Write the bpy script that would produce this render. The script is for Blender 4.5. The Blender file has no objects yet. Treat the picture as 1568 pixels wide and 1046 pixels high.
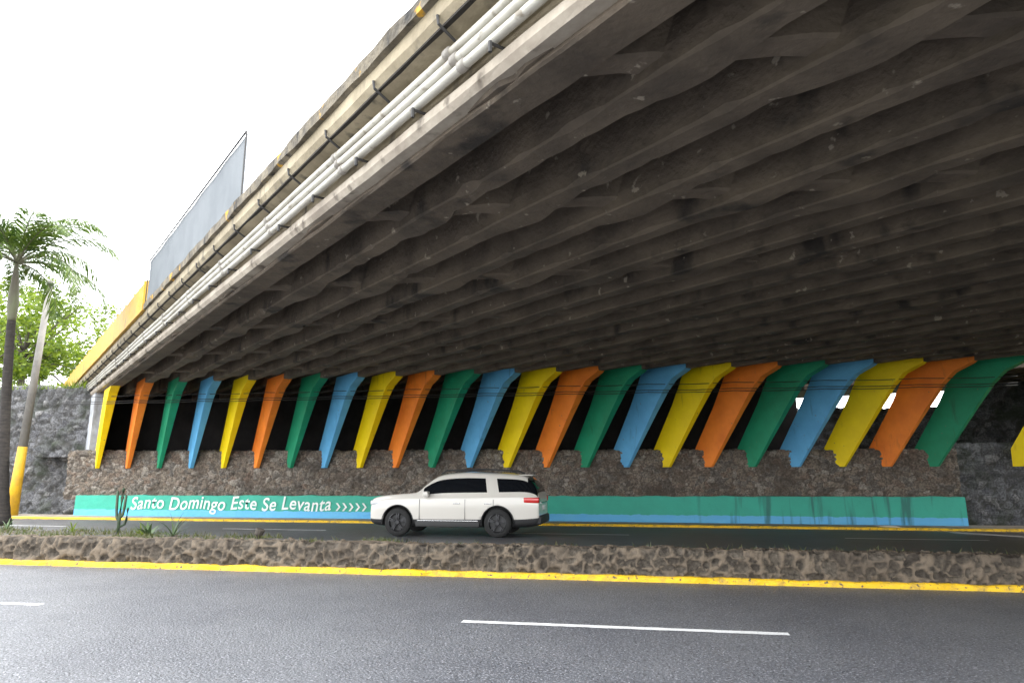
import bpy, bmesh, math, random
from mathutils import Vector, noise, Matrix
random.seed(7)
R=math.radians
scene=bpy.context.scene
COL=scene.collection
SK=R(47.4)
U=Vector((-math.sin(SK),math.cos(SK),0)); RR=Vector((math.cos(SK),math.sin(SK),0))
def P(s,t,z): 
    v=RR*s+U*t; return Vector((v.x,v.y,z))
def tY(s,Y): return (Y-RR.y*s)/U.y

# ---------- materials ----------
def mat(name, base=(.5,.5,.5), rough=.7, var=None, vscale=3.0, detail=5, bump=0.0, bscale=20, metallic=0, spec=.5, stretch=(1,1,1), lo=.35, hi=.65, extra=None, extra2=None, coat=0, bdist=.03):
    m=bpy.data.materials.new(name); m.use_nodes=True
    nt=m.node_tree; n=nt.nodes; l=nt.links
    b=n['Principled BSDF']; b.inputs['Roughness'].default_value=rough
    b.inputs['Metallic'].default_value=metallic
    b.inputs['Specular IOR Level'].default_value=spec
    b.inputs['Coat Weight'].default_value=coat
    b.inputs['Base Color'].default_value=(*base,1)
    tc=n.new('ShaderNodeTexCoord')
    mp=n.new('ShaderNodeMapping'); mp.inputs['Scale'].default_value=stretch
    l.new(tc.outputs['Object'],mp.inputs['Vector'])
    last=None
    if var:
        nz=n.new('ShaderNodeTexNoise'); nz.inputs['Scale'].default_value=vscale; nz.inputs['Detail'].default_value=detail
        nz.inputs['Roughness'].default_value=.65
        l.new(mp.outputs[0],nz.inputs['Vector'])
        mr=n.new('ShaderNodeMapRange'); mr.inputs[1].default_value=lo; mr.inputs[2].default_value=hi
        l.new(nz.outputs['Fac'],mr.inputs[0])
        mx=n.new('ShaderNodeMix'); mx.data_type='RGBA'
        l.new(mr.outputs[0],mx.inputs[0]); mx.inputs[6].default_value=(*base,1); mx.inputs[7].default_value=(*var,1)
        last=mx.outputs[2]
    for ex in (extra,extra2):
        if not ex: continue
        c2,s2,lo2,hi2,st2=ex
        mp2=n.new('ShaderNodeMapping'); mp2.inputs['Scale'].default_value=st2; mp2.inputs['Location'].default_value=(3.1+s2,1.7,5.2)
        l.new(tc.outputs['Object'],mp2.inputs['Vector'])
        nz2=n.new('ShaderNodeTexNoise'); nz2.inputs['Scale'].default_value=s2; nz2.inputs['Detail'].default_value=4
        l.new(mp2.outputs[0],nz2.inputs['Vector'])
        mr2=n.new('ShaderNodeMapRange'); mr2.inputs[1].default_value=lo2; mr2.inputs[2].default_value=hi2
        l.new(nz2.outputs['Fac'],mr2.inputs[0])
        mx2=n.new('ShaderNodeMix'); mx2.data_type='RGBA'
        l.new(mr2.outputs[0],mx2.inputs[0])
        if last: l.new(last,mx2.inputs[6])
        else: mx2.inputs[6].default_value=(*base,1)
        mx2.inputs[7].default_value=(*c2,1); last=mx2.outputs[2]
    if last: l.new(last,b.inputs['Base Color'])
    if bump>0:
        nb=n.new('ShaderNodeTexNoise'); nb.inputs['Scale'].default_value=bscale; nb.inputs['Detail'].default_value=5
        l.new(tc.outputs['Object'],nb.inputs['Vector'])
        bp=n.new('ShaderNodeBump'); bp.inputs['Strength'].default_value=bump; bp.inputs['Distance'].default_value=bdist
        l.new(nb.outputs['Fac'],bp.inputs['Height']); l.new(bp.outputs[0],b.inputs['Normal'])
    return m

def stone_mat(name, cols, mortar, dirt=(.05,.045,.035), mortar_w=.08, lo=.5, hi=.72, dirtf=.8):
    m=bpy.data.materials.new(name); m.use_nodes=True
    nt=m.node_tree; n=nt.nodes; l=nt.links; b=n['Principled BSDF']; b.inputs['Roughness'].default_value=.9
    b.inputs['Specular IOR Level'].default_value=.25
    at=n.new('ShaderNodeAttribute'); at.attribute_name='stone'
    sp=n.new('ShaderNodeSeparateColor'); l.new(at.outputs['Color'],sp.inputs[0])
    rp=n.new('ShaderNodeValToRGB'); e=rp.color_ramp.elements
    e[0].position=0; e[0].color=(*cols[0],1); e[1].position=1; e[1].color=(*cols[-1],1)
    for i,c in enumerate(cols[1:-1]):
        k=e.new((i+1)/(len(cols)-1)); k.color=(*c,1)
    l.new(sp.outputs[1],rp.inputs[0])
    tc=n.new('ShaderNodeTexCoord')
    nz=n.new('ShaderNodeTexNoise'); nz.inputs['Scale'].default_value=16; nz.inputs['Detail'].default_value=6
    l.new(tc.outputs['Object'],nz.inputs['Vector'])
    mul=n.new('ShaderNodeMix'); mul.data_type='RGBA'; mul.blend_type='MULTIPLY'; mul.inputs[0].default_value=.9
    mr0=n.new('ShaderNodeMapRange'); mr0.inputs[1].default_value=.3; mr0.inputs[2].default_value=.7; mr0.inputs[3].default_value=.35; mr0.inputs[4].default_value=1.5
    l.new(nz.outputs['Fac'],mr0.inputs[0])
    l.new(rp.outputs[0],mul.inputs[6]); l.new(mr0.outputs[0],mul.inputs[7])
    mr=n.new('ShaderNodeMapRange'); mr.inputs[1].default_value=mortar_w*.4; mr.inputs[2].default_value=mortar_w*1.6
    l.new(sp.outputs[0],mr.inputs[0])
    mx=n.new('ShaderNodeMix'); mx.data_type='RGBA'; mx.inputs[6].default_value=(*mortar,1)
    l.new(mr.outputs[0],mx.inputs[0]); l.new(mul.outputs[2],mx.inputs[7])
    nd=n.new('ShaderNodeTexNoise'); nd.inputs['Scale'].default_value=1.1; nd.inputs['Detail'].default_value=5
    l.new(tc.outputs['Object'],nd.inputs['Vector'])
    mrd=n.new('ShaderNodeMapRange'); mrd.inputs[1].default_value=lo; mrd.inputs[2].default_value=hi; mrd.inputs[4].default_value=dirtf
    l.new(nd.outputs['Fac'],mrd.inputs[0])
    md=n.new('ShaderNodeMix'); md.data_type='RGBA'; md.inputs[7].default_value=(*dirt,1)
    l.new(mrd.outputs[0],md.inputs[0]); l.new(mx.outputs[2],md.inputs[6]); l.new(md.outputs[2],b.inputs['Base Color'])
    bp=n.new('ShaderNodeBump'); bp.inputs['Strength'].default_value=.8; bp.inputs['Distance'].default_value=.03
    nb=n.new('ShaderNodeTexNoise'); nb.inputs['Scale'].default_value=30; nb.inputs['Detail'].default_value=5
    l.new(tc.outputs['Object'],nb.inputs['Vector'])
    l.new(nb.outputs['Fac'],bp.inputs['Height']); l.new(bp.outputs[0],b.inputs['Normal'])
    return m

# ---------- mesh helpers ----------
def obj(name, verts, faces, m=None, parent=None, smooth=False):
    me=bpy.data.meshes.new(name); me.from_pydata([tuple(v) for v in verts],[],faces); me.update()
    o=bpy.data.objects.new(name,me); COL.objects.link(o)
    if m:
        for mm in (m if isinstance(m,list) else [m]): me.materials.append(mm)
    if smooth: 
        for p in me.polygons: p.use_smooth=True
    if parent: o.parent=parent
    return o
def empty(name):
    o=bpy.data.objects.new(name,None); COL.objects.link(o); return o
def boxvf(x0,x1,y0,y1,z0,z1):
    v=[(x0,y0,z0),(x1,y0,z0),(x1,y1,z0),(x0,y1,z0),(x0,y0,z1),(x1,y0,z1),(x1,y1,z1),(x0,y1,z1)]
    f=[(0,3,2,1),(4,5,6,7),(0,1,5,4),(1,2,6,5),(2,3,7,6),(3,0,4,7)]
    return v,f
def box(name,x0,x1,y0,y1,z0,z1,m,parent=None,bev=0):
    v,f=boxvf(x0,x1,y0,y1,z0,z1); o=obj(name,v,f,m,parent)
    if bev:
        b=o.modifiers.new('b','BEVEL'); b.width=bev; b.segments=3
        for p in o.data.polygons: p.use_smooth=True
    return o
def sbox(name,s0,s1,t0,t1,z0,z1,m,parent=None,bev=0):
    v,f=boxvf(s0,s1,t0,t1,z0,z1); v=[P(a,b,c) for a,b,c in v]; o=obj(name,v,f,m,parent)
    return o
class MB:
    def __init__(s): s.v=[]; s.f=[]
    def add(s,v,f):
        k=len(s.v); s.v+= [tuple(q) for q in v]; s.f+=[tuple(i+k for i in q) for q in f]
    def tube(s,pts,rad,n=8,cap=True):
        pts=[Vector(p) for p in pts]; k=len(s.v)
        for i,p in enumerate(pts):
            d=(pts[min(i+1,len(pts)-1)]-pts[max(i-1,0)]).normalized()
            a=d.cross(Vector((0,0,1)))
            if a.length<.05: a=d.cross(Vector((1,0,0)))
            a.normalize(); b=d.cross(a)
            r=rad[i] if isinstance(rad,(list,tuple)) else rad
            for j in range(n):
                th=2*math.pi*j/n; s.v.append(tuple(p+a*math.cos(th)*r+b*math.sin(th)*r))
        for i in range(len(pts)-1):
            for j in range(n):
                s.f.append((k+i*n+j,k+i*n+(j+1)%n,k+(i+1)*n+(j+1)%n,k+(i+1)*n+j))
        if cap:
            s.f.append(tuple(k+j for j in range(n))[::-1]); e=k+(len(pts)-1)*n; s.f.append(tuple(e+j for j in range(n)))
    def obj(s,name,m,parent=None,smooth=False): return obj(name,s.v,s.f,m,parent,smooth)

def stone_grid(name,x0,x1,z0f,z1f,Yf,step,cell,m,amp=.06,raised=False,parent=None,topd=0,zs=None):
    nx=int((x1-x0)/step); zmax=max(z1f(x0),z1f(x1)); nz=int(max(2,(zmax-z0f(x0))/(zs or step)))
    nt=int(topd/step)+1 if topd else 0
    vs=[];cols=[]
    for i in range(nx+1):
        x=x0+(x1-x0)*i/nx
        for j in range(nz+1+nt):
            if j<=nz:
                z=z0f(x)+(z1f(x)-z0f(x))*j/nz; y=Yf(x); top=False
            else:
                z=z1f(x); y=Yf(x)+topd*(j-nz)/nt; top=True
            q=Vector((x,y*1.0,z*1.25))/cell
            q=q+noise.noise_vector(q*1.3)*.3+noise.noise_vector(q*.35)*.5
            d,pp=noise.voronoi(q)
            e=min(1,(d[1]-d[0])*1.0)
            h=min(e,.28)/.28
            if raised: h=1-h*.9
            rnd=(math.sin(pp[0].x*127.1+pp[0].y*311.7+pp[0].z*74.7)*43758.5453)%1
            dd=amp*h*(.6+.8*rnd if not raised else 1)+ noise.noise(Vector((x*7,z*7,y*7)))*amp*.35+noise.noise(Vector((x*1.3,z*2,0)))*amp*.6
            if top: vs.append((x,y,z+dd*.8))
            elif j==nz: vs.append((x,y-dd*.5,z+dd*.6))
            else: vs.append((x,y-dd,z))
            cols.append((e,rnd,0,1))
    N=nz+1+nt; fs=[]
    for i in range(nx):
        for j in range(N-1):
            a=i*N+j; fs.append((a,a+N,a+N+1,a+1))
    o=obj(name,vs,fs,m,parent,smooth=True)
    ca=o.data.color_attributes.new('stone','FLOAT_COLOR','POINT')
    for i,c in enumerate(cols): ca.data[i].color=c
    return o

# ---------- camera ----------
cam=bpy.data.cameras.new('camera'); co=bpy.data.objects.new('camera',cam); COL.objects.link(co)
co.location=(0,0,1.7); co.rotation_euler=(R(90+11.1),0,R(10.5)); cam.sensor_width=36; cam.lens=24; cam.clip_end=2000; cam.clip_start=.05
scene.camera=co
# ---------- world ----------
w=bpy.data.worlds.new('World'); scene.world=w; w.use_nodes=True
n=w.node_tree.nodes; l=w.node_tree.links; n.clear()
sky=n.new('ShaderNodeTexSky'); sky.sky_type='NISHITA'; sky.sun_disc=False
SUN_EL=R(62); SUN_AZ=R(60)
sky.sun_elevation=SUN_EL; sky.sun_rotation=SUN_AZ; sky.dust_density=4; sky.air_density=1.2
b1=n.new('ShaderNodeBackground'); b1.inputs[1].default_value=.15; l.new(sky.outputs[0],b1.inputs[0])
b2=n.new('ShaderNodeBackground'); b2.inputs[0].default_value=(.96,.98,1,1); b2.inputs[1].default_value=6.2
tc=n.new('ShaderNodeTexCoord'); nz=n.new('ShaderNodeTexNoise'); nz.inputs['Scale'].default_value=2.2; nz.inputs['Detail'].default_value=4
l.new(tc.outputs['Generated'],nz.inputs['Vector'])
mr=n.new('ShaderNodeMapRange'); mr.inputs[1].default_value=.3; mr.inputs[2].default_value=.6; mr.inputs[3].default_value=.7; mr.inputs[4].default_value=1
l.new(nz.outputs['Fac'],mr.inputs[0])
ms=n.new('ShaderNodeMixShader'); l.new(mr.outputs[0],ms.inputs[0]); l.new(b1.outputs[0],ms.inputs[1]); l.new(b2.outputs[0],ms.inputs[2])
wo=n.new('ShaderNodeOutputWorld'); l.new(ms.outputs[0],wo.inputs[0])
sl=bpy.data.lights.new('sun','SUN'); sl.energy=4; sl.angle=R(.6); sl.color=(1,.95,.86)
so=bpy.data.objects.new('sun',sl); COL.objects.link(so)
sd=Vector((math.sin(SUN_AZ)*math.cos(SUN_EL),math.cos(SUN_AZ)*math.cos(SUN_EL),math.sin(SUN_EL)))
so.rotation_euler=sd.to_track_quat('Z','Y').to_euler(); so.location=(0,0,60)
scene.view_settings.view_transform='Standard'; scene.view_settings.look='None'; scene.view_settings.exposure=0

# ---------- palette ----------
M_asph=mat('asphalt',(.10,.104,.118),.48,(.145,.15,.162),.35,6,1,38,extra=((.34,.34,.37),46,.56,.66,(1,1,1)),extra2=((.03,.03,.035),34,.57,.67,(1,1,1)),lo=.4,hi=.62,bdist=.022)
M_asph2=mat('asphalt_far',(.08,.08,.085),.5,(.11,.11,.115),.5,5,.4,60)
M_earth=mat('earth',(.10,.085,.05),.95,(.05,.075,.025),1.5,5,.6,12)
M_soil=mat('soil',(.115,.10,.085),.95,(.055,.05,.04),4,5,1,18,extra=((.19,.18,.16),9,.56,.66,(1,1,1)))
M_white=mat('road_paint',(.80,.80,.80),.6,(.50,.50,.50),30,6,lo=.5,hi=.75)
M_kyel=mat('kerb_yellow',(.78,.48,.01),.6,(.34,.23,.05),5,5,.6,40,lo=.48,hi=.72,extra=((.10,.08,.05),14,.59,.67,(1,1,1)))
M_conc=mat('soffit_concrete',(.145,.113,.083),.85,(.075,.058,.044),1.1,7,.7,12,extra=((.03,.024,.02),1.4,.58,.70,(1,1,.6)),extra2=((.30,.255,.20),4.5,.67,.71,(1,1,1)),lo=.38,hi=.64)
M_slab=mat('slab_concrete_shaded',(.03,.024,.019),.9,(.017,.014,.011),1.2,5,.6,10)  # near-black tone puts the shade of the recesses between girders into the colour
M_fasc=mat('fascia_concrete',(.38,.32,.22),.8,(.23,.19,.125),1.3,5,.4,14,extra=((.09,.08,.06),3.5,.58,.72,(1,1,.4)))
M_rim=mat('rim_concrete',(.22,.185,.13),.85,(.07,.06,.047),2.2,6,1,14,extra=((.55,.30,.03),2.7,.63,.67,(1,1,1)),extra2=((.02,.018,.016),4,.56,.68,(1,1,.5)))
M_light=mat('light_concrete',(.40,.35,.285),.8,(.24,.20,.16),1.5,5,.3,12,extra=((.10,.08,.06),3,.6,.72,(1,1,1)))
M_wing=mat('wing_concrete',(.46,.48,.52),.8,(.28,.29,.31),1.2,5,.3,12,extra=((.14,.13,.12),1.7,.6,.75,(1,1,.3)))
M_pipe=mat('white_pipe',(.44,.42,.37),.45,(.28,.255,.21),1.5,6,lo=.45,hi=.7,extra=((.2,.17,.13),6,.6,.7,(1,1,1)))
M_coup=mat('pipe_coupling',(.30,.28,.25),.5,(.18,.16,.14),4)
M_dark=mat('dark_metal',(.03,.028,.027),.6)
M_back=mat('back_wall',(.03,.026,.026),.95,(.013,.011,.011),1,6,.3,8)  # shaded void behind the legs, painted as near-black wall and ledge colour
M_farwall=stone_mat('rubble_far',[(.12,.098,.08),(.20,.168,.135),(.15,.11,.085),(.27,.24,.205),(.115,.102,.09),(.18,.155,.13)],(.085,.07,.058),mortar_w=.07,dirt=(.06,.047,.038),dirtf=.7)
M_medwall=stone_mat('rubble_median',[(.065,.055,.045),(.09,.076,.06),(.05,.042,.034),(.11,.094,.075)],(.17,.135,.10),mortar_w=.12,dirt=(.07,.057,.045),dirtf=.6)
M_leftwall=stone_mat('rubble_left',[(.10,.10,.11),(.16,.16,.165),(.075,.075,.078),(.21,.205,.205)],(.07,.068,.065),dirt=(.04,.05,.03),mortar_w=.08)
leg_cols={'y':((.92,.68,.002),(.82,.58,.004)),'o':((.92,.26,.03),(.76,.19,.022)),'g':((.014,.29,.145),(.012,.22,.105)),'b':((.13,.43,.72),(.10,.35,.62))}
M_leg={k:mat('paint_'+k,c[0],.55,c[1],1.1,7,.35,18,spec=.3,extra=(tuple(x*.5+.015 for x in c[1]),1.8,.64,.82,(2.5,2.5,.4)),extra2=((.16,.13,.10),9,.71,.74,(1,1,1))) for k,c in leg_cols.items()}

# ---------- ground / roads ----------
obj('ground',[(-700,-300,-.03),(700,-300,-.03),(700,900,-.03),(-700,900,-.03)],[(0,1,2,3)],M_earth)
obj('near_road',[(-200,-9,0),(200,-9,0),(200,11.9,0),(-200,11.9,0)],[(0,1,2,3)],M_asph)
def medback(x): return 14.4+ max(0,min(1,(-x-4)/14))*2.4
mk=MB()
rw=random.Random(2)
for k in range(-8,8):
    x=-2.15+9.5*k; N=40; v=[];f=[]
    for i in range(N+1):
        xx=x+3.68*i/N; v+=[(xx,8.285+rw.uniform(-.008,.008),.005),(xx,8.415+rw.uniform(-.008,.008),.005)]
    mk.add(v,[(2*i,2*i+2,2*i+3,2*i+1) for i in range(N)])
mk.obj('lane_markings',M_white)
obj('far_road',[(-200,14.2,-.004),(200,14.2,-.004),(200,24.4,-.004),(-200,24.4,-.004)],[(0,1,2,3)],M_asph2)
mk=MB()
for k in range(-8,8):
    x=-4+9.5*k; mk.add([(x,20.9,.001),(x+3.6,20.9,.001),(x+3.6,21.02,.001),(x,21.02,.001)],[(0,1,2,3)])
mk.obj('far_lane_markings',M_white)
def strip(name,x0,x1,Y0,Y1,z0,z1,m,step=.25,j=.012):
    nn=int((x1-x0)/step); v=[];f=[]
    for i in range(nn+1):
        x=x0+(x1-x0)*i/nn; a=noise.noise(Vector((x*1.7,Y0,3)))*j; b=noise.noise(Vector((x*2.3,Y0,9)))*j
        c=noise.noise(Vector((x*6.3,Y0,19)))*j
        v+=[(x,Y0-a-c,z0),(x,Y0+a+.012,z1+b-.02),(x,Y0+a+.035,z1+b),(x,Y1,z1+b),(x,Y1,z0)]
    for i in range(nn):
        for k in range(4):
            q=i*5+k; f.append((q,q+5,q+6,q+1))
    return obj(name,v,f,m)
strip('yellow_kerb',-90,60,11.86,12.1,-.01,.09,M_kyel,.12,.026)
strip('far_kerb',-60,60,24.3,24.5,-.02,.07,M_kyel,.3,.02)
box('pavement',-60,60,24.5,26.2,-.02,.065,M_light)
# median
med=empty('stone_median')
stone_grid('front_face',-38,20,lambda x:.05,lambda x:.47,lambda x:12.0,.035,.20,M_medwall,.08,True,med,.30)
nx,ny=260,16; v=[];f=[]
for i in range(nx+1):
    x=-45+69*i/nx
    for j in range(ny+1):
        y=12.2+(medback(x)-12.2)*j/ny
        z=.465-.17*j/ny+noise.noise(Vector((x*.6,y*.6,0)))*.04+noise.noise(Vector((x*3,y*3,1)))*.025-(.02 if j<2 else 0)
        if j==ny: z=-.02
        if j==ny-1: z=.25; y=medback(x)-.02
        v.append((x,y,z))
for i in range(nx):
    for j in range(ny):
        a=i*(ny+1)+j; f.append((a,a+ny+1,a+ny+2,a+1))
obj('soil_top',v,f,M_soil,med,True)
lm=MB(); rnd=random.Random(5)
bm=bmesh.new(); bmesh.ops.create_icosphere(bm,subdivisions=1,radius=1); iv=[q.co.copy() for q in bm.verts]; jf=[tuple(q.index for q in f.verts) for f in bm.faces]; bm.free()
for i in range(420):
    x=rnd.uniform(-22,14); y=rnd.uniform(12.4,medback(x)-.1); s=rnd.uniform(.012,.05)
    z=.46-.17*(y-12.2)/(medback(x)-12.2)
    lm.add([(x+q.x*s*rnd.uniform(.8,1.5),y+q.y*s,z+q.z*s*.7) for q in iv],jf)
lm.obj('loose_stones',M_medwall,med)

# ---------- far abutment wall ----------
wall=empty('stone_abutment_wall')
zt=lambda x: 2.70-.16*(x+24)/35
stone_grid('rubble_face',-24.3,10.6,lambda x:.7,zt,lambda x:25.95,.045,.23,M_farwall,.075,False,wall,.5)
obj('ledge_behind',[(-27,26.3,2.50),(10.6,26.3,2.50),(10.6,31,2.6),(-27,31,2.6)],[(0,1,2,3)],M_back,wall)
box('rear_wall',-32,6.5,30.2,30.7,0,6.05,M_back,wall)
m=bpy.data.materials.new('mural_paint'); m.use_nodes=True; nt=m.node_tree; n=nt.nodes; l=nt.links; b=n['Principled BSDF']; b.inputs['Roughness'].default_value=.65
tc=n.new('ShaderNodeTexCoord'); sx=n.new('ShaderNodeSeparateXYZ'); l.new(tc.outputs['Object'],sx.inputs[0])
nz=n.new('ShaderNodeTexNoise'); nz.inputs['Scale'].default_value=3; l.new(tc.outputs['Object'],nz.inputs['Vector'])
ma=n.new('ShaderNodeMath'); ma.operation='MULTIPLY_ADD'; l.new(nz.outputs['Fac'],ma.inputs[0]); ma.inputs[1].default_value=.12; l.new(sx.outputs[2],ma.inputs[2])
mr=n.new('ShaderNodeMapRange'); mr.inputs[1].default_value=.375; mr.inputs[2].default_value=.385; l.new(ma.outputs[0],mr.inputs[0])
n2=n.new('ShaderNodeTexNoise'); n2.inputs['Scale'].default_value=1.5; n2.inputs['Detail'].default_value=6; l.new(tc.outputs['Object'],n2.inputs['Vector'])
def mixc(a,bb,facsock,asock=None,bsock=None):
    x=n.new('ShaderNodeMix'); x.data_type='RGBA'
    if facsock: l.new(facsock,x.inputs[0])
    if asock: l.new(asock,x.inputs[6])
    else: x.inputs[6].default_value=(*a,1)
    if bsock: l.new(bsock,x.inputs[7])
    else: x.inputs[7].default_value=(*bb,1)
    return x.outputs[2]
gr=mixc((.035,.40,.29),(.03,.28,.20),n2.outputs['Fac']); bl=mixc((.08,.36,.70),(.14,.46,.68),n2.outputs['Fac'])
cc=mixc(None,None,mr.outputs[0],bl,gr)
mp=n.new('ShaderNodeMapping'); mp.inputs['Scale'].default_value=(3.2,1,.25); l.new(tc.outputs['Object'],mp.inputs[0])
n3=n.new('ShaderNodeTexNoise'); n3.inputs['Scale'].default_value=1.0; n3.inputs['Detail'].default_value=5; l.new(mp.outputs[0],n3.inputs['Vector'])
m3=n.new('ShaderNodeMapRange'); m3.inputs[1].default_value=.57; m3.inputs[2].default_value=.66; l.new(n3.outputs['Fac'],m3.inputs[0])
mm=n.new('ShaderNodeMapRange'); mm.inputs[1].default_value=1; mm.inputs[2].default_value=3; mm.inputs[3].default_value=.03; mm.inputs[4].default_value=.75; l.new(sx.outputs[0],mm.inputs[0])
mu=n.new('ShaderNodeMath'); mu.operation='MULTIPLY'; l.new(m3.outputs[0],mu.inputs[0]); l.new(mm.outputs[0],mu.inputs[1])
cc=mixc(None,(.02,.10,.09),mu.outputs[0],cc,None); l.new(cc,b.inputs['Base Color'])
nb=n.new('ShaderNodeTexNoise'); nb.inputs['Scale'].default_value=6; nb.inputs['Detail'].default_value=6; l.new(tc.outputs['Object'],nb.inputs['Vector'])
bp=n.new('ShaderNodeBump'); bp.inputs['Strength'].default_value=.5; bp.inputs['Distance'].default_value=.05; l.new(nb.outputs['Fac'],bp.inputs['Height']); l.new(bp.outputs[0],b.inputs['Normal'])
M_mural=m
v=[];f=[];N=300
for i in range(N+1):
    x=-23.5+34.1*i/N; h=.88+.12*(x+23.5)/34.1+noise.noise(Vector((x*1.2,0,0)))*.035+noise.noise(Vector((x*4,0,0)))*.015; dy=noise.noise(Vector((x*.8,5,0)))*.01
    v+=[(x,25.68+dy,0.06),(x,25.7+dy,h),(x,26.02,h+.01)]
for i in range(N):
    a=i*3; f+=[(a,a+3,a+4,a+1),(a+1,a+4,a+5,a+2)]
k=len(v); v+=[(10.6,26.3,.06),(10.6,26.3,.95)]; f.append((N*3,k,k+1,N*3+2,N*3+1))
mural=obj('painted_mural_wall',v,f,M_mural)
M_txt=mat('mural_lettering',(.80,.82,.80),.6,(.6,.66,.64),5,4)
def text(s,x0,x1,zb,ht,name):
    c=bpy.data.curves.new(name,'FONT'); c.body=s; c.size=1; c.offset=.010; c.shear=.18; c.space_character=1.06
    o=bpy.data.objects.new(name,c); COL.objects.link(o); bpy.context.view_layer.update()
    dg=bpy.context.evaluated_depsgraph_get(); me=bpy.data.meshes.new_from_object(o.evaluated_get(dg)); bpy.data.objects.remove(o)
    xs=[q.co.x for q in me.vertices]; ys=[q.co.y for q in me.vertices]
    sx=(x1-x0)/(max(xs)-min(xs)); sz=ht/(max(ys)-min(ys)) 
    mx=min(xs); my=min(ys)
    for q in me.vertices:
        xx=x0+(q.co.x-mx)*sx; zz=zb+(q.co.y-my)*sz + .035*math.sin(xx*3.1)
        q.co=(xx,25.662,zz)
    o=bpy.data.objects.new(name,me); COL.objects.link(o); me.materials.append(M_txt); o.parent=mural
text('Santo Domingo Este Se Levanta',-20.8,-11.95,.19,.68,'lettering')
mb=MB()
for k in range(5):
    x=-11.75+k*.27; z=.50; ww=.08; d=.15
    mb.add([(x,25.66,z+d),(x+ww,25.66,z+d),(x+ww+.12,25.66,z),(x+ww,25.66,z-d),(x,25.66,z-d),(x+.12,25.66,z)],[(0,1,2,5),(5,2,3,4)])
mb.obj('chevrons',M_txt,mural)

stone_grid('stone_wing_wall',-60,-24.6,lambda x:0,lambda x:5.7+.25*noise.noise(Vector((x*.3,0,0))),lambda x:27.3+max(0,(-x-28))*-.03,.09,.38,M_leftwall,.14,False,None,.4)
obj('embankment_ground',[(-150,27.6,5.6),(-25,27.6,5.6),(-32,36,5.9),(-36,90,6),(-200,90,6)],[(0,1,2,3,4)],M_earth)
stone_grid('stone_side_wall',10.2,32,lambda x:0,lambda x:2.75,lambda x:27.0,.09,.33,M_leftwall,.12,False,None,.6)
stone_grid('upper_rubble_bank',4.5,40,lambda x:2.6,lambda x:4.35+max(0,min(1,(x-12.2)/2.2))*1.4+.12*noise.noise(Vector((x*1.1,2,0))),lambda x:30.8,.12,.40,M_leftwall,.2,False,None,.5)
obj('ledge_ground',[(10,27.4,2.7),(60,27.4,2.7),(60,31,2.75),(10,31,2.75)],[(0,1,2,3)],M_soil)
obj('bank_ground',[(5,31.1,4.2),(70,31.1,4.2),(70,60,4.3),(5,60,4.3)],[(0,1,2,3)],M_earth)

# ---------- bridge ----------
ROWS=[2.6,5.8,9.0,12.3,15.6,18.9,22.1]
ZB,ZS,ZD=5.30,6.02,6.30
prof=[(-.62,2.0),(.10,2.0),(.80,2.98),(1.46,3.90),(2.00,4.62),(2.40,5.00),(2.95,5.24),(3.05,5.32),(3.05,5.5),(1.1,5.5),(.98,5.25),(.42,4.2),(-.60,2.6)]
def girder(mb,s,Y0,Y1,seed,w0=.155,zb=ZB):
    t0=tY(s,Y0); t1=tY(s,Y1); N=int((t1-t0)/.2); k=len(mb.v)
    for i in range(N+1):
        t=t0+(t1-t0)*i/N; Y=RR.y*s+U.y*t
        hb=max([0]+[1-abs(Y-r)/.6 for r in ROWS])
        w=w0+.09*hb**.8; nn=lambda q:noise.noise(Vector((t*1.1,seed*3.7,q)))
        n2=lambda q:max(0,noise.noise(Vector((t*3.1,seed*5.1,q+40)))-.12)
        zz=zb-.05*hb+nn(1)*.010
        c1=.022+.14*n2(1); c2=.022+.14*n2(2)
        for (a,z) in [(-w0*.80,ZS+.02),(-w,zz+.22),(-w,zz+c1),(-w+c1,zz),(w-c2,zz),(w,zz+c2),(w,zz+.22),(w0*.80,ZS+.02)]:
            mb.v.append(tuple(P(s+a,t,z)))
    for i in range(N):
        for j in range(7):
            a=k+i*8+j; mb.f.append((a,a+1,a+9,a+8))
    mb.f.append(tuple(k+j for j in range(8))); e=k+N*8; mb.f.append(tuple(e+j for j in range(8))[::-1])
def leg(s,t,w,m,parent,i):
    vs=[];n=len(prof)
    for sg in (-1,1):
        for a,z in prof: vs.append(P(s+sg*w*(.42+.58*max(0,min(1,(z-2.0)/2.9))),t-a,z))
    fs=[tuple(range(n)),tuple(range(2*n-1,n-1,-1))]
    for j in range(n):
        k2=(j+1)%n; fs.append((j,k2,n+k2,n+j)[::-1])
    o=obj('leg_%d'%i,vs,fs,m,parent)
    bm=bmesh.new(); bm.from_mesh(o.data); bmesh.ops.triangulate(bm,faces=[f for f in bm.faces if len(f.verts)>4]); bmesh.ops.recalc_face_normals(bm,faces=bm.faces); bm.to_mesh(o.data); bm.free()
    b=o.modifiers.new('b','BEVEL'); b.width=.015; b.segments=2
YB=-.5  # deck cut short behind the camera to let light in under it
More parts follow.
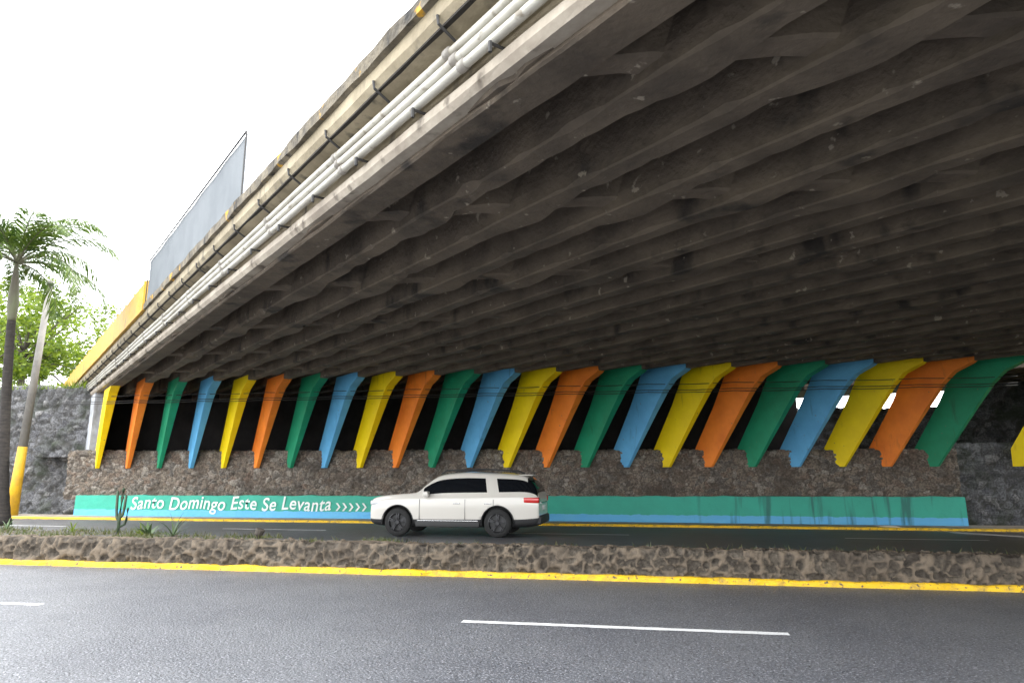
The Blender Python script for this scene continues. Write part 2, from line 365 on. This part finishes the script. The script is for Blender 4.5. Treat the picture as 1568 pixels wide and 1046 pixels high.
def bridge(name,x_first,nlegs,cols,sout,s_right,full=True):
    br=empty(name)
    mb=MB(); last=0
    for i in range(nlegs):
        X=x_first+1.483*i; Y=25.85
        s=X*RR.x+Y*RR.y; t=X*U.x+Y*U.y
        leg(s,t,.165,M_leg[cols[i%len(cols)]],br,i+1)
        girder(mb,s,YB,30.1,i+len(name),.155 if i else .19); last=s
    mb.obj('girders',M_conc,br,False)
    db=MB(); s0=x_first*RR.x+25.85*RR.y
    for r in ROWS:
        N=int((last-s0)/RR.x/.2); k=len(db.v)
        for i in range(N+1):
            s=s0+(last-s0)*i/N; ph=((s-s0)/(1.483*RR.x))%1.0; hh=min(ph,1-ph)
            zz=5.42 - .09*max(0,1-hh/.34) + noise.noise(Vector((s*2,r,0)))*.012
            for (dy,z) in [(-.17,ZS+.01),(-.14,zz+.03),(-.11,zz),(.11,zz),(.14,zz+.03),(.17,ZS+.01)]:
                db.v.append(tuple(P(s,tY(s,r+dy),z)))
        for i in range(N):
            for j in range(5):
                a=k+i*6+j; db.f.append((a,a+6,a+7,a+1))
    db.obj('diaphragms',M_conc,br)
    v=[]
    for z in (ZS,ZD):
        for s,Y in ((sout,YB),(s_right,YB),(s_right,31),(sout,48)):
            v.append(P(s,tY(s,Y),z))
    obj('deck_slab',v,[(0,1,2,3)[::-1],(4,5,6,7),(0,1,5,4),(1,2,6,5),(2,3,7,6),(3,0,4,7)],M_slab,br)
    return br,s0,last
br,s0,last=bridge('highway_bridge',-22.75,23,'yogb',3.05,26.2)
T0=tY(3.3,YB); T1=48
def longprof(mb,pts,t0,t1,step=.4,j=.01,seed=0,closed=True):
    N=int((t1-t0)/step); k=len(mb.v); m=len(pts)
    for i in range(N+1):
        t=t0+(t1-t0)*i/N
        for q,(s,z) in enumerate(pts):
            mb.v.append(tuple(P(s+noise.noise(Vector((t*1.7,q+seed,2)))*j,t,z+noise.noise(Vector((t*1.3,q+seed,7)))*j)))
    for i in range(N):
        for q in range(m if closed else m-1):
            a=k+i*m+q; b=k+i*m+(q+1)%m; mb.f.append((a,b,b+m,a+m))
    mb.f.append(tuple(range(k,k+m))); e=k+N*m; mb.f.append(tuple(range(e,e+m))[::-1])
def lp(name,pts,t0,t1,step,j,seed,m,par):
    q=MB(); longprof(q,pts,t0,t1,step,j,seed); return q.obj(name,m,par)
lp('bottom_flange',[(3.30,5.5),(3.26,5.46),(3.26,5.36),(3.31,5.29),(3.47,5.285),(3.5,5.5)],T0,T1,.4,.010,1,M_light,br)
lp('fascia_web',[(3.34,5.5),(3.36,6.0),(3.5,6.0),(3.5,5.5)],T0,T1,.5,.008,2,M_fasc,br)
lp('cantilever_edge',[(3.35,5.95),(3.06,6.03),(3.0,6.12),(3.0,6.31),(3.35,6.31)],T0,T1,.4,.01,5,M_fasc,br)
lp('deck_rim',[(2.93,6.30),(2.92,6.46),(2.97,6.50),(3.3,6.49),(3.3,6.305),(3.0,6.29)],T0,T1,.2,.03,9,M_rim,br)
lp('edge_beam',[(3.44,5.24),(3.47,5.22),(3.88,5.25),(3.9,5.34),(3.9,5.6),(3.49,5.6)],T0,tY(3.6,25.5),.25,.014,12,M_conc,br)
pm=MB(); cp=MB(); cm=MB()
for z,r in ((5.565,.05),(5.695,.056),(5.835,.05)):
    N=40; pm.tube([P(3.19+.008*math.sin(i*1.1+z),T0+(46-T0)*i/N,z+.007*math.sin(i*.9+z*7)) for i in range(N+1)],r,12)
    t=T0+z
    while t<46:
        cp.tube([P(3.19,t+.9,z),P(3.19,t+1.0,z)],r+.012,12); t+=2.84
pm.obj('utility_pipes',M_pipe,br,True); cp.obj('pipe_couplings',M_coup,br,True)
t=T0+.3
while t<46:
    cm.tube([P(3.12,t,5.49),P(3.33,t,5.49)],.016,6)
    cm.tube([P(3.13,t,5.505),P(3.13,t,5.40)],.02,6)
    cm.tube([P(2.985,t+.7,6.12),P(3.00,t+.7,6.03),P(3.20,t+.7,5.92)],.016,6)
    t+=1.42
cm.obj('pipe_brackets',M_dark,br)
M_py=mat('parapet_yellow',(.55,.31,.01),.6,(.42,.23,.02),1.5,6,.2,10,extra=((.16,.12,.04),3,.6,.74,(1,1,.4)))
lp('yellow_parapet',[(2.90,6.28),(2.90,7.10),(2.95,7.17),(3.15,7.17),(3.2,7.10),(3.2,6.54),(2.99,6.28)],21.3,50,.6,.02,14,M_py,br)
pp=MB()
for i in range(16):
    t=22+i*1.8; pp.tube([P(3.02,t,7.15),P(3.02,t,7.32)],.05,8)
pp.obj('parapet_posts',M_py,br)
M_ban=mat('banner_cloth',(.17,.185,.20),.75,(.135,.15,.165),.8,5,spec=.2)
bn=MB(); N=24; vv=[]
for i in range(N+1):
    t=11.8+9.4*i/N; o=.03*math.sin(i*1.3)
    vv+=[P(2.98+o,t,6.47),P(2.98-o,t,7.1),P(2.98+o*.3,t,7.7)]
bn.add(vv,[q for i in range(N) for q in ((3*i,3*i+3,3*i+4,3*i+1),(3*i+1,3*i+4,3*i+5,3*i+2))])
bn.obj('banner',M_ban,br,True)
bb=MB()
bb.tube([P(2.95,11.8,7.71),P(2.95,21.2,7.71)],.02,6)
for t in (11.8,21.2): bb.tube([P(2.95,t,6.45),P(2.95,t,7.72)],.014,6)
bb.obj('banner_frame',M_dark,br)
sbox('wing_wall',3.33,3.7,tY(3.4,26.3),48,0,5.6,M_wing,br)
lp('inner_edge_beam',[(26.0,5.5),(26.3,5.5),(26.35,6.4),(26.0,6.4)],tY(26,YB),tY(26,31),.6,.01,21,M_conc,br)
s2=12.9*RR.x+25.85*RR.y
br2,_,_l=bridge('second_bridge',12.9,8,'yogb',s2-.45,s2+22)  # slab widened far past its legs, unseen, to darken the right side
lp('edge_beam',[(s2-.5,5.25),(s2-.5,6.5),(s2-.2,6.5),(s2-.2,5.25)],tY(s2,YB),tY(s2,31),.6,.01,23,M_conc,br2)

cb=MB()
for z,dy in ((4.66,0),(4.58,.02),(4.86,-.05)):
    pts=[]
    for i in range(121):
        x=-23+35*i/120; ph=(i%10)/10; pts.append((x,24.35+dy,z+.03*(4*(ph-.5)**2)-.06*(x+23)/35))
    cb.tube(pts,.012,5)
cb.obj('utility_cables',M_dark)

# ---------- pole ----------
M_pole=mat('pole_concrete',(.20,.19,.175),.8,(.14,.13,.12),2,6,.2,10)
M_py2=mat('pole_yellow',(.62,.36,.008),.6,(.45,.26,.02),3,6)
pole=empty('utility_pole')
pb=Vector((-25.95,25.1,0)); ptp=Vector((-25.55,25.1,10.2))
q=pb.lerp(ptp,.285)
a=MB(); a.tube([q,ptp],[.17,.11],16); a.obj('shaft',M_pole,pole,True)
a=MB(); a.tube([pb,q],[.24,.172],16); a.obj('painted_base',M_py2,pole,True)
a=MB(); a.tube([ptp-Vector((0,0,.25)),ptp-Vector((0,0,.12))],.135,12); a.tube([ptp-Vector((0,.0,.6)),ptp+Vector((-.25,-.1,-.55))],.02,6); a.obj('bands',M_dark,pole)

# ---------- vegetation ----------
def leafmat(name,c1,c2,tr=.45):
    m=bpy.data.materials.new(name); m.use_nodes=True; n=m.node_tree.nodes; l=m.node_tree.links
    b=n['Principled BSDF']; b.inputs['Roughness'].default_value=.5
    g=n.new('ShaderNodeNewGeometry'); x=n.new('ShaderNodeMix'); x.data_type='RGBA'; l.new(g.outputs['Random Per Island'],x.inputs[0])
    x.inputs[6].default_value=(*c1,1); x.inputs[7].default_value=(*c2,1); l.new(x.outputs[2],b.inputs['Base Color'])
    t=n.new('ShaderNodeBsdfTranslucent'); l.new(x.outputs[2],t.inputs[0])
    ms=n.new('ShaderNodeMixShader'); ms.inputs[0].default_value=tr; l.new(b.outputs[0],ms.inputs[1]); l.new(t.outputs[0],ms.inputs[2])
    l.new(ms.outputs[0],n['Material Output'].inputs[0]); return m
M_leaf=leafmat('leaf',(.06,.115,.008),(.22,.29,.025),.5)
M_palm=leafmat('palm_leaf',(.025,.065,.008),(.12,.18,.02),.3)
M_agv=leafmat('agave_leaf',(.04,.08,.03),(.10,.15,.06),.1)
M_bark=mat('bark',(.10,.085,.07),.9,(.045,.038,.03),6,6,.6,20)
M_palmb=mat('palm_trunk',(.04,.033,.028),.9,(.014,.012,.011),3,6,.8,14,stretch=(1,1,8))
M_shaft=mat('palm_crownshaft',(.11,.12,.06),.6,(.07,.06,.04),3,5,stretch=(1,1,.3))
palm=empty('palm_tree')
base=Vector((-17.95,17.1,.3)); cr=Vector((-18.62,17.0,8.1))
a=MB(); N=50; pts=[];rad=[]
for i in range(N+1):
    k=i/N; p=base.lerp(cr,k)+Vector((-.10*math.sin(k*3.14),0,0)); pts.append(p); rad.append((.15-.05*k+.10*math.exp(-k*14))*(1+.05*(i%2)))
a.tube(pts[:40],rad[:40],14); a.obj('trunk',M_palmb,palm,True)
a=MB(); a.tube(pts[38:],[.11,.12,.135,.15,.15,.145,.135,.12,.105,.095,.08,.065,.05],14); a.obj('crownshaft',M_shaft,palm,True)
top=pts[-1]
fr=MB(); ra=MB()
rnd=random.Random(3)
NF=22
for k in range(NF):
    az=k*2.39996+rnd.random()*.3; el=R(6+78*((k*7)%NF)/NF) ; L=rnd.uniform(2.8,3.4)
    d=Vector((math.cos(az),math.sin(az),0)); p=top.copy(); pts=[p.copy()]; e=el; NS=28
    for i in range(NS):
        e-= 1.9/NS*(.35+1.3*(i/NS))
        p=p+(d*math.cos(e)+Vector((0,0,1))*math.sin(e))*L/NS; pts.append(p.copy())
    ra.tube(pts,[.03*(1-i/(NS+3)) for i in range(NS+1)],5)
    side=d.cross(Vector((0,0,1)))
    for i in range(4,NS+1):
        for sub in (0,.33,.66):
            kk=(i-sub)/NS; c=pts[i-1].lerp(pts[i],1-sub); tn=(pts[i]-pts[i-1]).normalized(); up=side.cross(tn)
            ll=.70*math.sin(min(1,kk*.98+.06)*math.pi)**.55+.10
            for sg in (-1,1):
                dr=(side*sg*.75+tn*.8+up*rnd.uniform(-.25,.35)+Vector((0,0,-.15))).normalized()
                m1=c+dr*ll*.5; m2=c+dr*ll+Vector((0,0,-.24*ll-.06*rnd.random())); wv=tn*.022
                fr.add([c-wv*.5,c+wv*.5,m1+wv,m1-wv,m2],[(0,1,2,3),(3,2,4)])
fr.obj('fronds',M_palm,palm); ra.obj('rachises',M_shaft,palm)

def tree(name,base,h,rad,nc,seed,m=M_leaf,leaf=.17,per=85):
    t=empty(name); rnd=random.Random(seed); base=Vector(base)
    w=MB(); cen=base+Vector((0,0,h*.60)); 
    w.tube([base,base+Vector((.1,0,h*.25)),base+Vector((-.1,.1,h*.55))],[h*.03,h*.024,h*.016],10)
    lv=MB()
    for i in range(nc):
        while 1:
            q=Vector((rnd.uniform(-1,1),rnd.uniform(-1,1),rnd.uniform(-.9,1)))
            if .3<q.length<1: break
        c=cen+Vector((q.x*rad,q.y*rad,q.z*h*.40))
        if i%3==0:
            st=base+Vector((0,0,h*rnd.uniform(.3,.52))); mid=st.lerp(c,.5)+Vector((0,0,.3))
            w.tube([st,mid,c],[h*.011,h*.007,h*.003],6)
        cr=rnd.uniform(.45,1.0)*rad*.2
        for j in range(per):
            o=Vector((rnd.gauss(0,.5),rnd.gauss(0,.5),rnd.gauss(0,.30)))*cr*1.3
            p=c+o; a=Vector((rnd.uniform(-1,1),rnd.uniform(-1,1),rnd.uniform(-.5,.5))).normalized()
            b=a.cross(Vector((rnd.uniform(-1,1),rnd.uniform(-1,1),rnd.uniform(-1,1)))).normalized(); s=leaf*rnd.uniform(.6,1.3)
            lv.add([p-a*s,p-b*s*.45,p+a*s,p+b*s*.45],[(0,1,2,3)])
    w.obj('trunk_and_limbs',M_bark,t,True); lv.obj('crown',m,t)
tree('broadleaf_tree',(-40,38,5.6),8.2,4.8,85,1)
tree('broadleaf_tree',(-47,46,5.6),11.5,6,90,2)
tree('broadleaf_tree',(-52,38,5.6),9.5,5.5,80,5)
tree('broadleaf_tree',(-62,36,5.6),11,6,75,8)
tree('broadleaf_tree',(-36.5,50,5.6),7.2,3.6,60,9)
g=MB(); rnd=random.Random(11)
for i in range(3600):
    x=rnd.uniform(-60,-25); y=27.0+rnd.uniform(0,1.6); h=rnd.uniform(.15,.55); a=rnd.uniform(0,6.28)
    z=5.65; dx=math.cos(a)*.025; dy=math.sin(a)*.025
    g.add([(x-dx,y-dy,z),(x+dx,y+dy,z),(x+rnd.uniform(-.2,.2),y+rnd.uniform(-.2,.2),z+h)],[(0,1,2)])
g.obj('embankment_grass',M_leaf)
g=MB()
for i in range(9000):
    x=rnd.uniform(-24,-5) if rnd.random()<.9 else rnd.uniform(-5,14)
    y=rnd.uniform(12.45,medback(x)-.1); 
    if noise.noise(Vector((x*.9,y*.9,4)))<(.02 if x>-11 else -.15): continue
    h=rnd.uniform(.03,.15); a=rnd.uniform(0,6.28); z=.455-.17*(y-12.2)/(medback(x)-12.2); dx=math.cos(a)*.012; dy=math.sin(a)*.012
    g.add([(x-dx,y-dy,z),(x+dx,y+dy,z),(x+rnd.uniform(-.08,.08),y+rnd.uniform(-.08,.08),z+h)],[(0,1,2)])
g.obj('median_grass',leafmat('dry_grass',(.05,.075,.018),(.15,.15,.05),.3))
M_cac=mat('cactus_skin',(.025,.045,.025),.6,(.05,.08,.04),9,5)
cx,cy=-12.1,14.6
a=MB()
def cact(pts,r):
    pts=[Vector(p) for p in pts]; a.tube(pts,[r*.8]+[r]*(len(pts)-2)+[r*.35],10)
cact([(cx,cy,.3),(cx,cy,.8),(cx+.02,cy,1.2),(cx+.03,cy,1.36),(cx+.03,cy,1.42)],.038)
cact([(cx,cy,.65),(cx-.07,cy,.72),(cx-.10,cy,.9),(cx-.12,cy,1.30),(cx-.12,cy,1.36)],.031)
cact([(cx,cy,.7),(cx+.08,cy,.80),(cx+.10,cy,.95),(cx+.12,cy,1.22),(cx+.12,cy,1.27)],.03)
cact([(cx,cy,.5),(cx+.11,cy+.05,.58),(cx+.15,cy+.05,.7),(cx+.16,cy+.05,.92),(cx+.16,cy+.05,.96)],.028)
a.obj('cactus_plant',M_cac,None,True)
def agave(name,x,y,z,n,L,seed,m=M_agv,wd=.04):
    rnd=random.Random(seed); a=MB()
    for i in range(n):
        az=i*2.4; el=rnd.uniform(.3,1.3); d=Vector((math.cos(az),math.sin(az),0)); sd=Vector((-d.y,d.x,0)); p=Vector((x,y,z)); e=el; pl=[]
        for j in range(6):
            ww=wd*(1-(j/5)**1.5)+.002; pl+= [p-sd*ww,p+sd*ww]; p=p+(d*math.cos(e)+Vector((0,0,math.sin(e))))*L/5*rnd.uniform(.9,1.1); e-=.16
        a.add(pl,[(2*j,2*j+1,2*j+3,2*j+2) for j in range(5)])
    return a.obj(name,m,None,True)
agave('agave_plant',-10.9,14.1,.36,22,.5,1)
agave('agave_plant',-11.4,14.5,.34,14,.40,4,M_leaf,.02)
agave('agave_plant',-10.5,14.4,.34,16,.75,6,M_agv,.012)
agave('agave_plant',-16.2,15.6,.32,16,.4,7,M_agv,.02)
agave('agave_plant',-13.6,14.9,.34,14,.35,9,M_leaf,.014)
a=MB(); a.tube([(-7.9,13.6,.32),(-7.92,13.6,.50),(-7.88,13.6,.60)],[.11,.09,.095],10); a.obj('tree_stump',M_bark)

# ---------- SUV ----------
car=empty('white_suv')
M_car=mat('car_paint',(.60,.57,.52),.25,spec=.6,coat=.6)
M_glass=mat('car_glass',(.006,.007,.009),.08,spec=.4)
M_blk=mat('black_plastic',(.02,.02,.021),.55)
M_tyre=mat('tyre_rubber',(.015,.015,.015),.85)
M_rimm=mat('wheel_alloy',(.05,.05,.053),.35,metallic=.6)
M_chr=mat('chrome',(.5,.5,.5),.25,metallic=1)
M_red=mat('tail_lamp',(.55,.012,.01),.2,spec=.8)
M_lamp=mat('head_lamp',(.6,.62,.65),.1,spec=.9)
CX,CY=-7.87,20.25
st=[ # x zb w belt yr ztop xs
(0.02,.46,.62,.70,.52,.88,0),(0.05,.36,.82,.84,.68,1.00,0),(0.14,.29,.91,.93,.79,1.07,0),(0.4,.26,.96,1.00,.84,1.13,0),(0.8,.25,.985,1.04,.85,1.175,0),
(1.2,.25,.995,1.06,.85,1.20,0),(1.42,.25,1.0,1.07,.83,1.215,0),(1.52,.25,1.0,1.075,.80,1.26,0),(1.68,.25,1.0,1.08,.77,1.42,0),(1.88,.25,1.0,1.085,.75,1.59,0),(2.12,.25,1.0,1.09,.74,1.73,0),
(2.42,.25,1.0,1.10,.73,1.79,0),(2.93,.25,1.0,1.105,.73,1.815,0),(3.0,.25,1.0,1.105,.73,1.815,0),(3.66,.25,1.0,1.12,.73,1.80,-.13),(3.90,.25,1.0,1.125,.73,1.79,-.13),
(4.35,.25,.995,1.14,.72,1.765,-.12),(4.62,.26,.985,1.15,.71,1.735,-.12),(4.80,.28,.975,1.14,.70,1.68,-.10),(4.95,.31,.96,1.12,.73,1.46,-.02),(5.02,.34,.945,1.08,.76,1.22,0),(5.05,.38,.92,.99,.78,1.08,0),(5.055,.46,.84,.84,.68,.90,0)]
vs=[];fs=[];mi=[]
def ring(x,zb,w,be,yr,zt,xs):
    h=zt-be
    H=[(0,zb,0),(.72*w,zb,0),(.95*w,zb+.05,0),(.985*w,zb+(be-zb)*.25,0),(w,zb+(be-zb)*.62,0),(.99*w,be-.06,0),(.965*w,be,0),(.945*w,be+min(.025,.2*h),0),(yr+.055,be+h*.86,1),(yr*.96,be+h*.965,1),(yr*.55,zt,1),(0,zt+.012,1)]
    left=[(-a,b,c) for a,b,c in H[1:-1]][::-1]
    return [(CX+x+xs*c,CY-a,b) for a,b,c in H+left]
NR=22
for s_ in st: vs+=ring(*s_)
for i in range(len(st)-1):
    xa=st[i][0]
    for j in range(NR):
        jj=j if j<11 else 21-j
        fs.append((i*NR+j,(i+1)*NR+j,(i+1)*NR+(j+1)%NR,i*NR+(j+1)%NR))
        k=0
        if jj==7 and 1.67<=xa<4.78 and abs(xa-3.66)>.05: k=1
        if jj in (9,10) and 1.5<xa<2.1: k=1
        if jj in (7,8,9,10) and 4.79<xa<5.0: k=1
        if jj in (0,1) : k=2
        if jj==2 and 0<xa: k=2
        mi.append(k)
fs.append(tuple(range(NR))); mi.append(2); e=(len(st)-1)*NR; fs.append(tuple(range(e,e+NR))[::-1]); mi.append(0)
body=obj('body',vs,fs,[M_car,M_glass,M_blk],car,True)
for p,k in zip(body.data.polygons,mi): p.material_index=k
bm=bmesh.new(); bm.from_mesh(body.data); bmesh.ops.recalc_face_normals(bm,faces=bm.faces); bm.to_mesh(body.data); bm.free()
sb=body.modifiers.new('s','SUBSURF'); sb.levels=2; sb.render_levels=2
WX=(.95,3.88); WR=.395
cut=MB()
for wx in WX:
    for sg in (-1,1):
        cut.tube([(CX+wx,CY+sg*.62,WR+.01),(CX+wx,CY+sg*1.2,WR+.01)],.455,40)
co_=cut.obj('cutter',[M_car,M_glass,M_blk])
for p in co_.data.polygons: p.material_index=2
bo_=body.modifiers.new('b','BOOLEAN'); bo_.object=co_; bo_.operation='DIFFERENCE'; bo_.solver='EXACT'
bpy.context.view_layer.update()
dg=bpy.context.evaluated_depsgraph_get(); me=bpy.data.meshes.new_from_object(body.evaluated_get(dg))
body.modifiers.clear(); body.data=me; bpy.data.objects.remove(co_)
for wi,wx in enumerate(WX):
    for sg in (-1,1):
        yo=CY+sg*.985; X=CX+wx
        n=40
        prof_=[(.255,-.0),(.30,.0),(.37,.01),(WR-.005,.04),(WR,.07),(WR,.2),(.37,.24),(.25,.24)]
        vv=[];ff=[]
        for i in range(n):
            th=2*math.pi*i/n
            for r,d in prof_: vv.append((X+r*math.cos(th),yo-sg*d,WR+r*math.sin(th)))
        m_=len(prof_)
        for i in range(n):
            for j in range(m_-1): ff.append((i*m_+j,((i+1)%n)*m_+j,((i+1)%n)*m_+j+1,i*m_+j+1))
        obj('tyre_%d_%d'%(wi,sg+1),vv,ff,M_tyre,car,True)
        a=MB(); a.tube([(X,yo-sg*.08,WR),(X,yo-sg*.1,WR)],.265,40); a.obj('wheel_well_%d_%d'%(wi,sg+1),M_blk,car)
        a=MB()
        vv=[];ff=[]
        for i in range(n):
            th=2*math.pi*i/n
            for r,d in ((.275,.005),(.25,-.008),(.235,.03),(.235,.08)): vv.append((X+r*math.cos(th),yo-sg*d,WR+r*math.sin(th)))
        for i in range(n):
            for j in range(3): ff.append((i*4+j,((i+1)%n)*4+j,((i+1)%n)*4+j+1,i*4+j+1))
        a.add(vv,ff)
        for q in range(5):
            for off in (-.13,.13):
                th=q*2*math.pi/5+.3; pts=[]
                for r,wd in ((.04,.022),(.245,.018)):
                    for sgn in (-1,1):
                        t2=th+off*(r/.24); px=r*math.cos(t2)-sgn*wd*math.sin(t2); pz=r*math.sin(t2)+sgn*wd*math.cos(t2)
                        for d in (.005,.05): pts.append((X+px,yo-sg*d,WR+pz))
                a.add(pts,[(0,2,6,4),(0,1,5,4),(2,3,7,6),(1,3,2,0)])
        a.tube([(X,yo-sg*-.002,WR),(X,yo-sg*.05,WR)],.055,16)
        a.obj('wheel_%d_%d'%(wi,sg+1),M_rimm,car)
        a=MB(); pts=[]
        for i in range(25):
            th=R(-12)+R(204)*i/24; pts.append((X+.465*math.cos(th),CY+sg*.985,WR+.01+.465*math.sin(th)))
        a.tube(pts,.016,8); a.obj('arch_trim_%d_%d'%(wi,sg+1),M_blk,car,True)
def cb_(name,x0,x1,y0,y1,z0,z1,m,bev=.01): return box(name,CX+x0,CX+x1,CY+y0,CY+y1,z0,z1,m,car,bev)
for sg,nm in ((-1,'near'),(1,'far')):
    a,b=(-1.008,-.97) if sg<0 else (.97,1.008)
    cb_('sill_cladding_'+nm,1.50,3.36,a,b,.28,.43,M_blk,.012)
    cb_('sill_chrome_'+nm,1.55,3.32,a-.004,b,.435,.46,M_chr,.004)
    for x in (1.60,2.94,3.76):
        cb_('door_seam_%s_%d'%(nm,int(x*10)),x,x+.010,a+.005,b,.46 if x<3.5 else .86,1.04,M_blk,.001)
    for x in (2.60,3.50):
        cb_('handle_%s_%d'%(nm,int(x*10)),x,x+.2,a-.012,b,.91,.94,M_chr,.008)
    ya,yb=(-1.16,-.93) if sg<0 else (.93,1.16)
    cb_('mirror_'+nm,1.74,1.90,ya,yb,1.10,1.26,M_car,.04)
    ya,yb=(-.985,-.80) if sg<0 else (.80,.985)
    cb_('tail_lamp_'+nm,4.62,5.06,ya,yb,.95,1.10,M_red,.03)
    ya,yb=(-.93,-.5) if sg<0 else (.5,.93)
    cb_('head_lamp_'+nm,.09,.42,ya,yb,.87,.99,M_lamp,.03)
    ya=(-.66 if sg<0 else .62)
    a=MB(); a.tube([(CX+2.15,CY+ya,1.74),(CX+2.3,CY+ya,1.84),(CX+3.3,CY+ya,1.88),(CX+4.2,CY+ya,1.84),(CX+4.4,CY+ya,1.76)],.024,8); a.obj('roof_rail_'+nm,M_blk,car,True)
cb_('rear_bumper',4.88,5.11,-.89,.89,.36,.60,M_blk,.05)
cb_('tailgate_trim',5.03,5.075,-.6,.6,.92,.96,M_chr,.01)
cb_('plate',5.05,5.075,-.2,.2,.74,.86,M_white,.004)
cb_('grille',-.0,.06,-.5,.5,.62,.84,M_blk,.02)
cb_('spoiler',4.42,4.84,-.62,.62,1.70,1.73,M_car,.012)
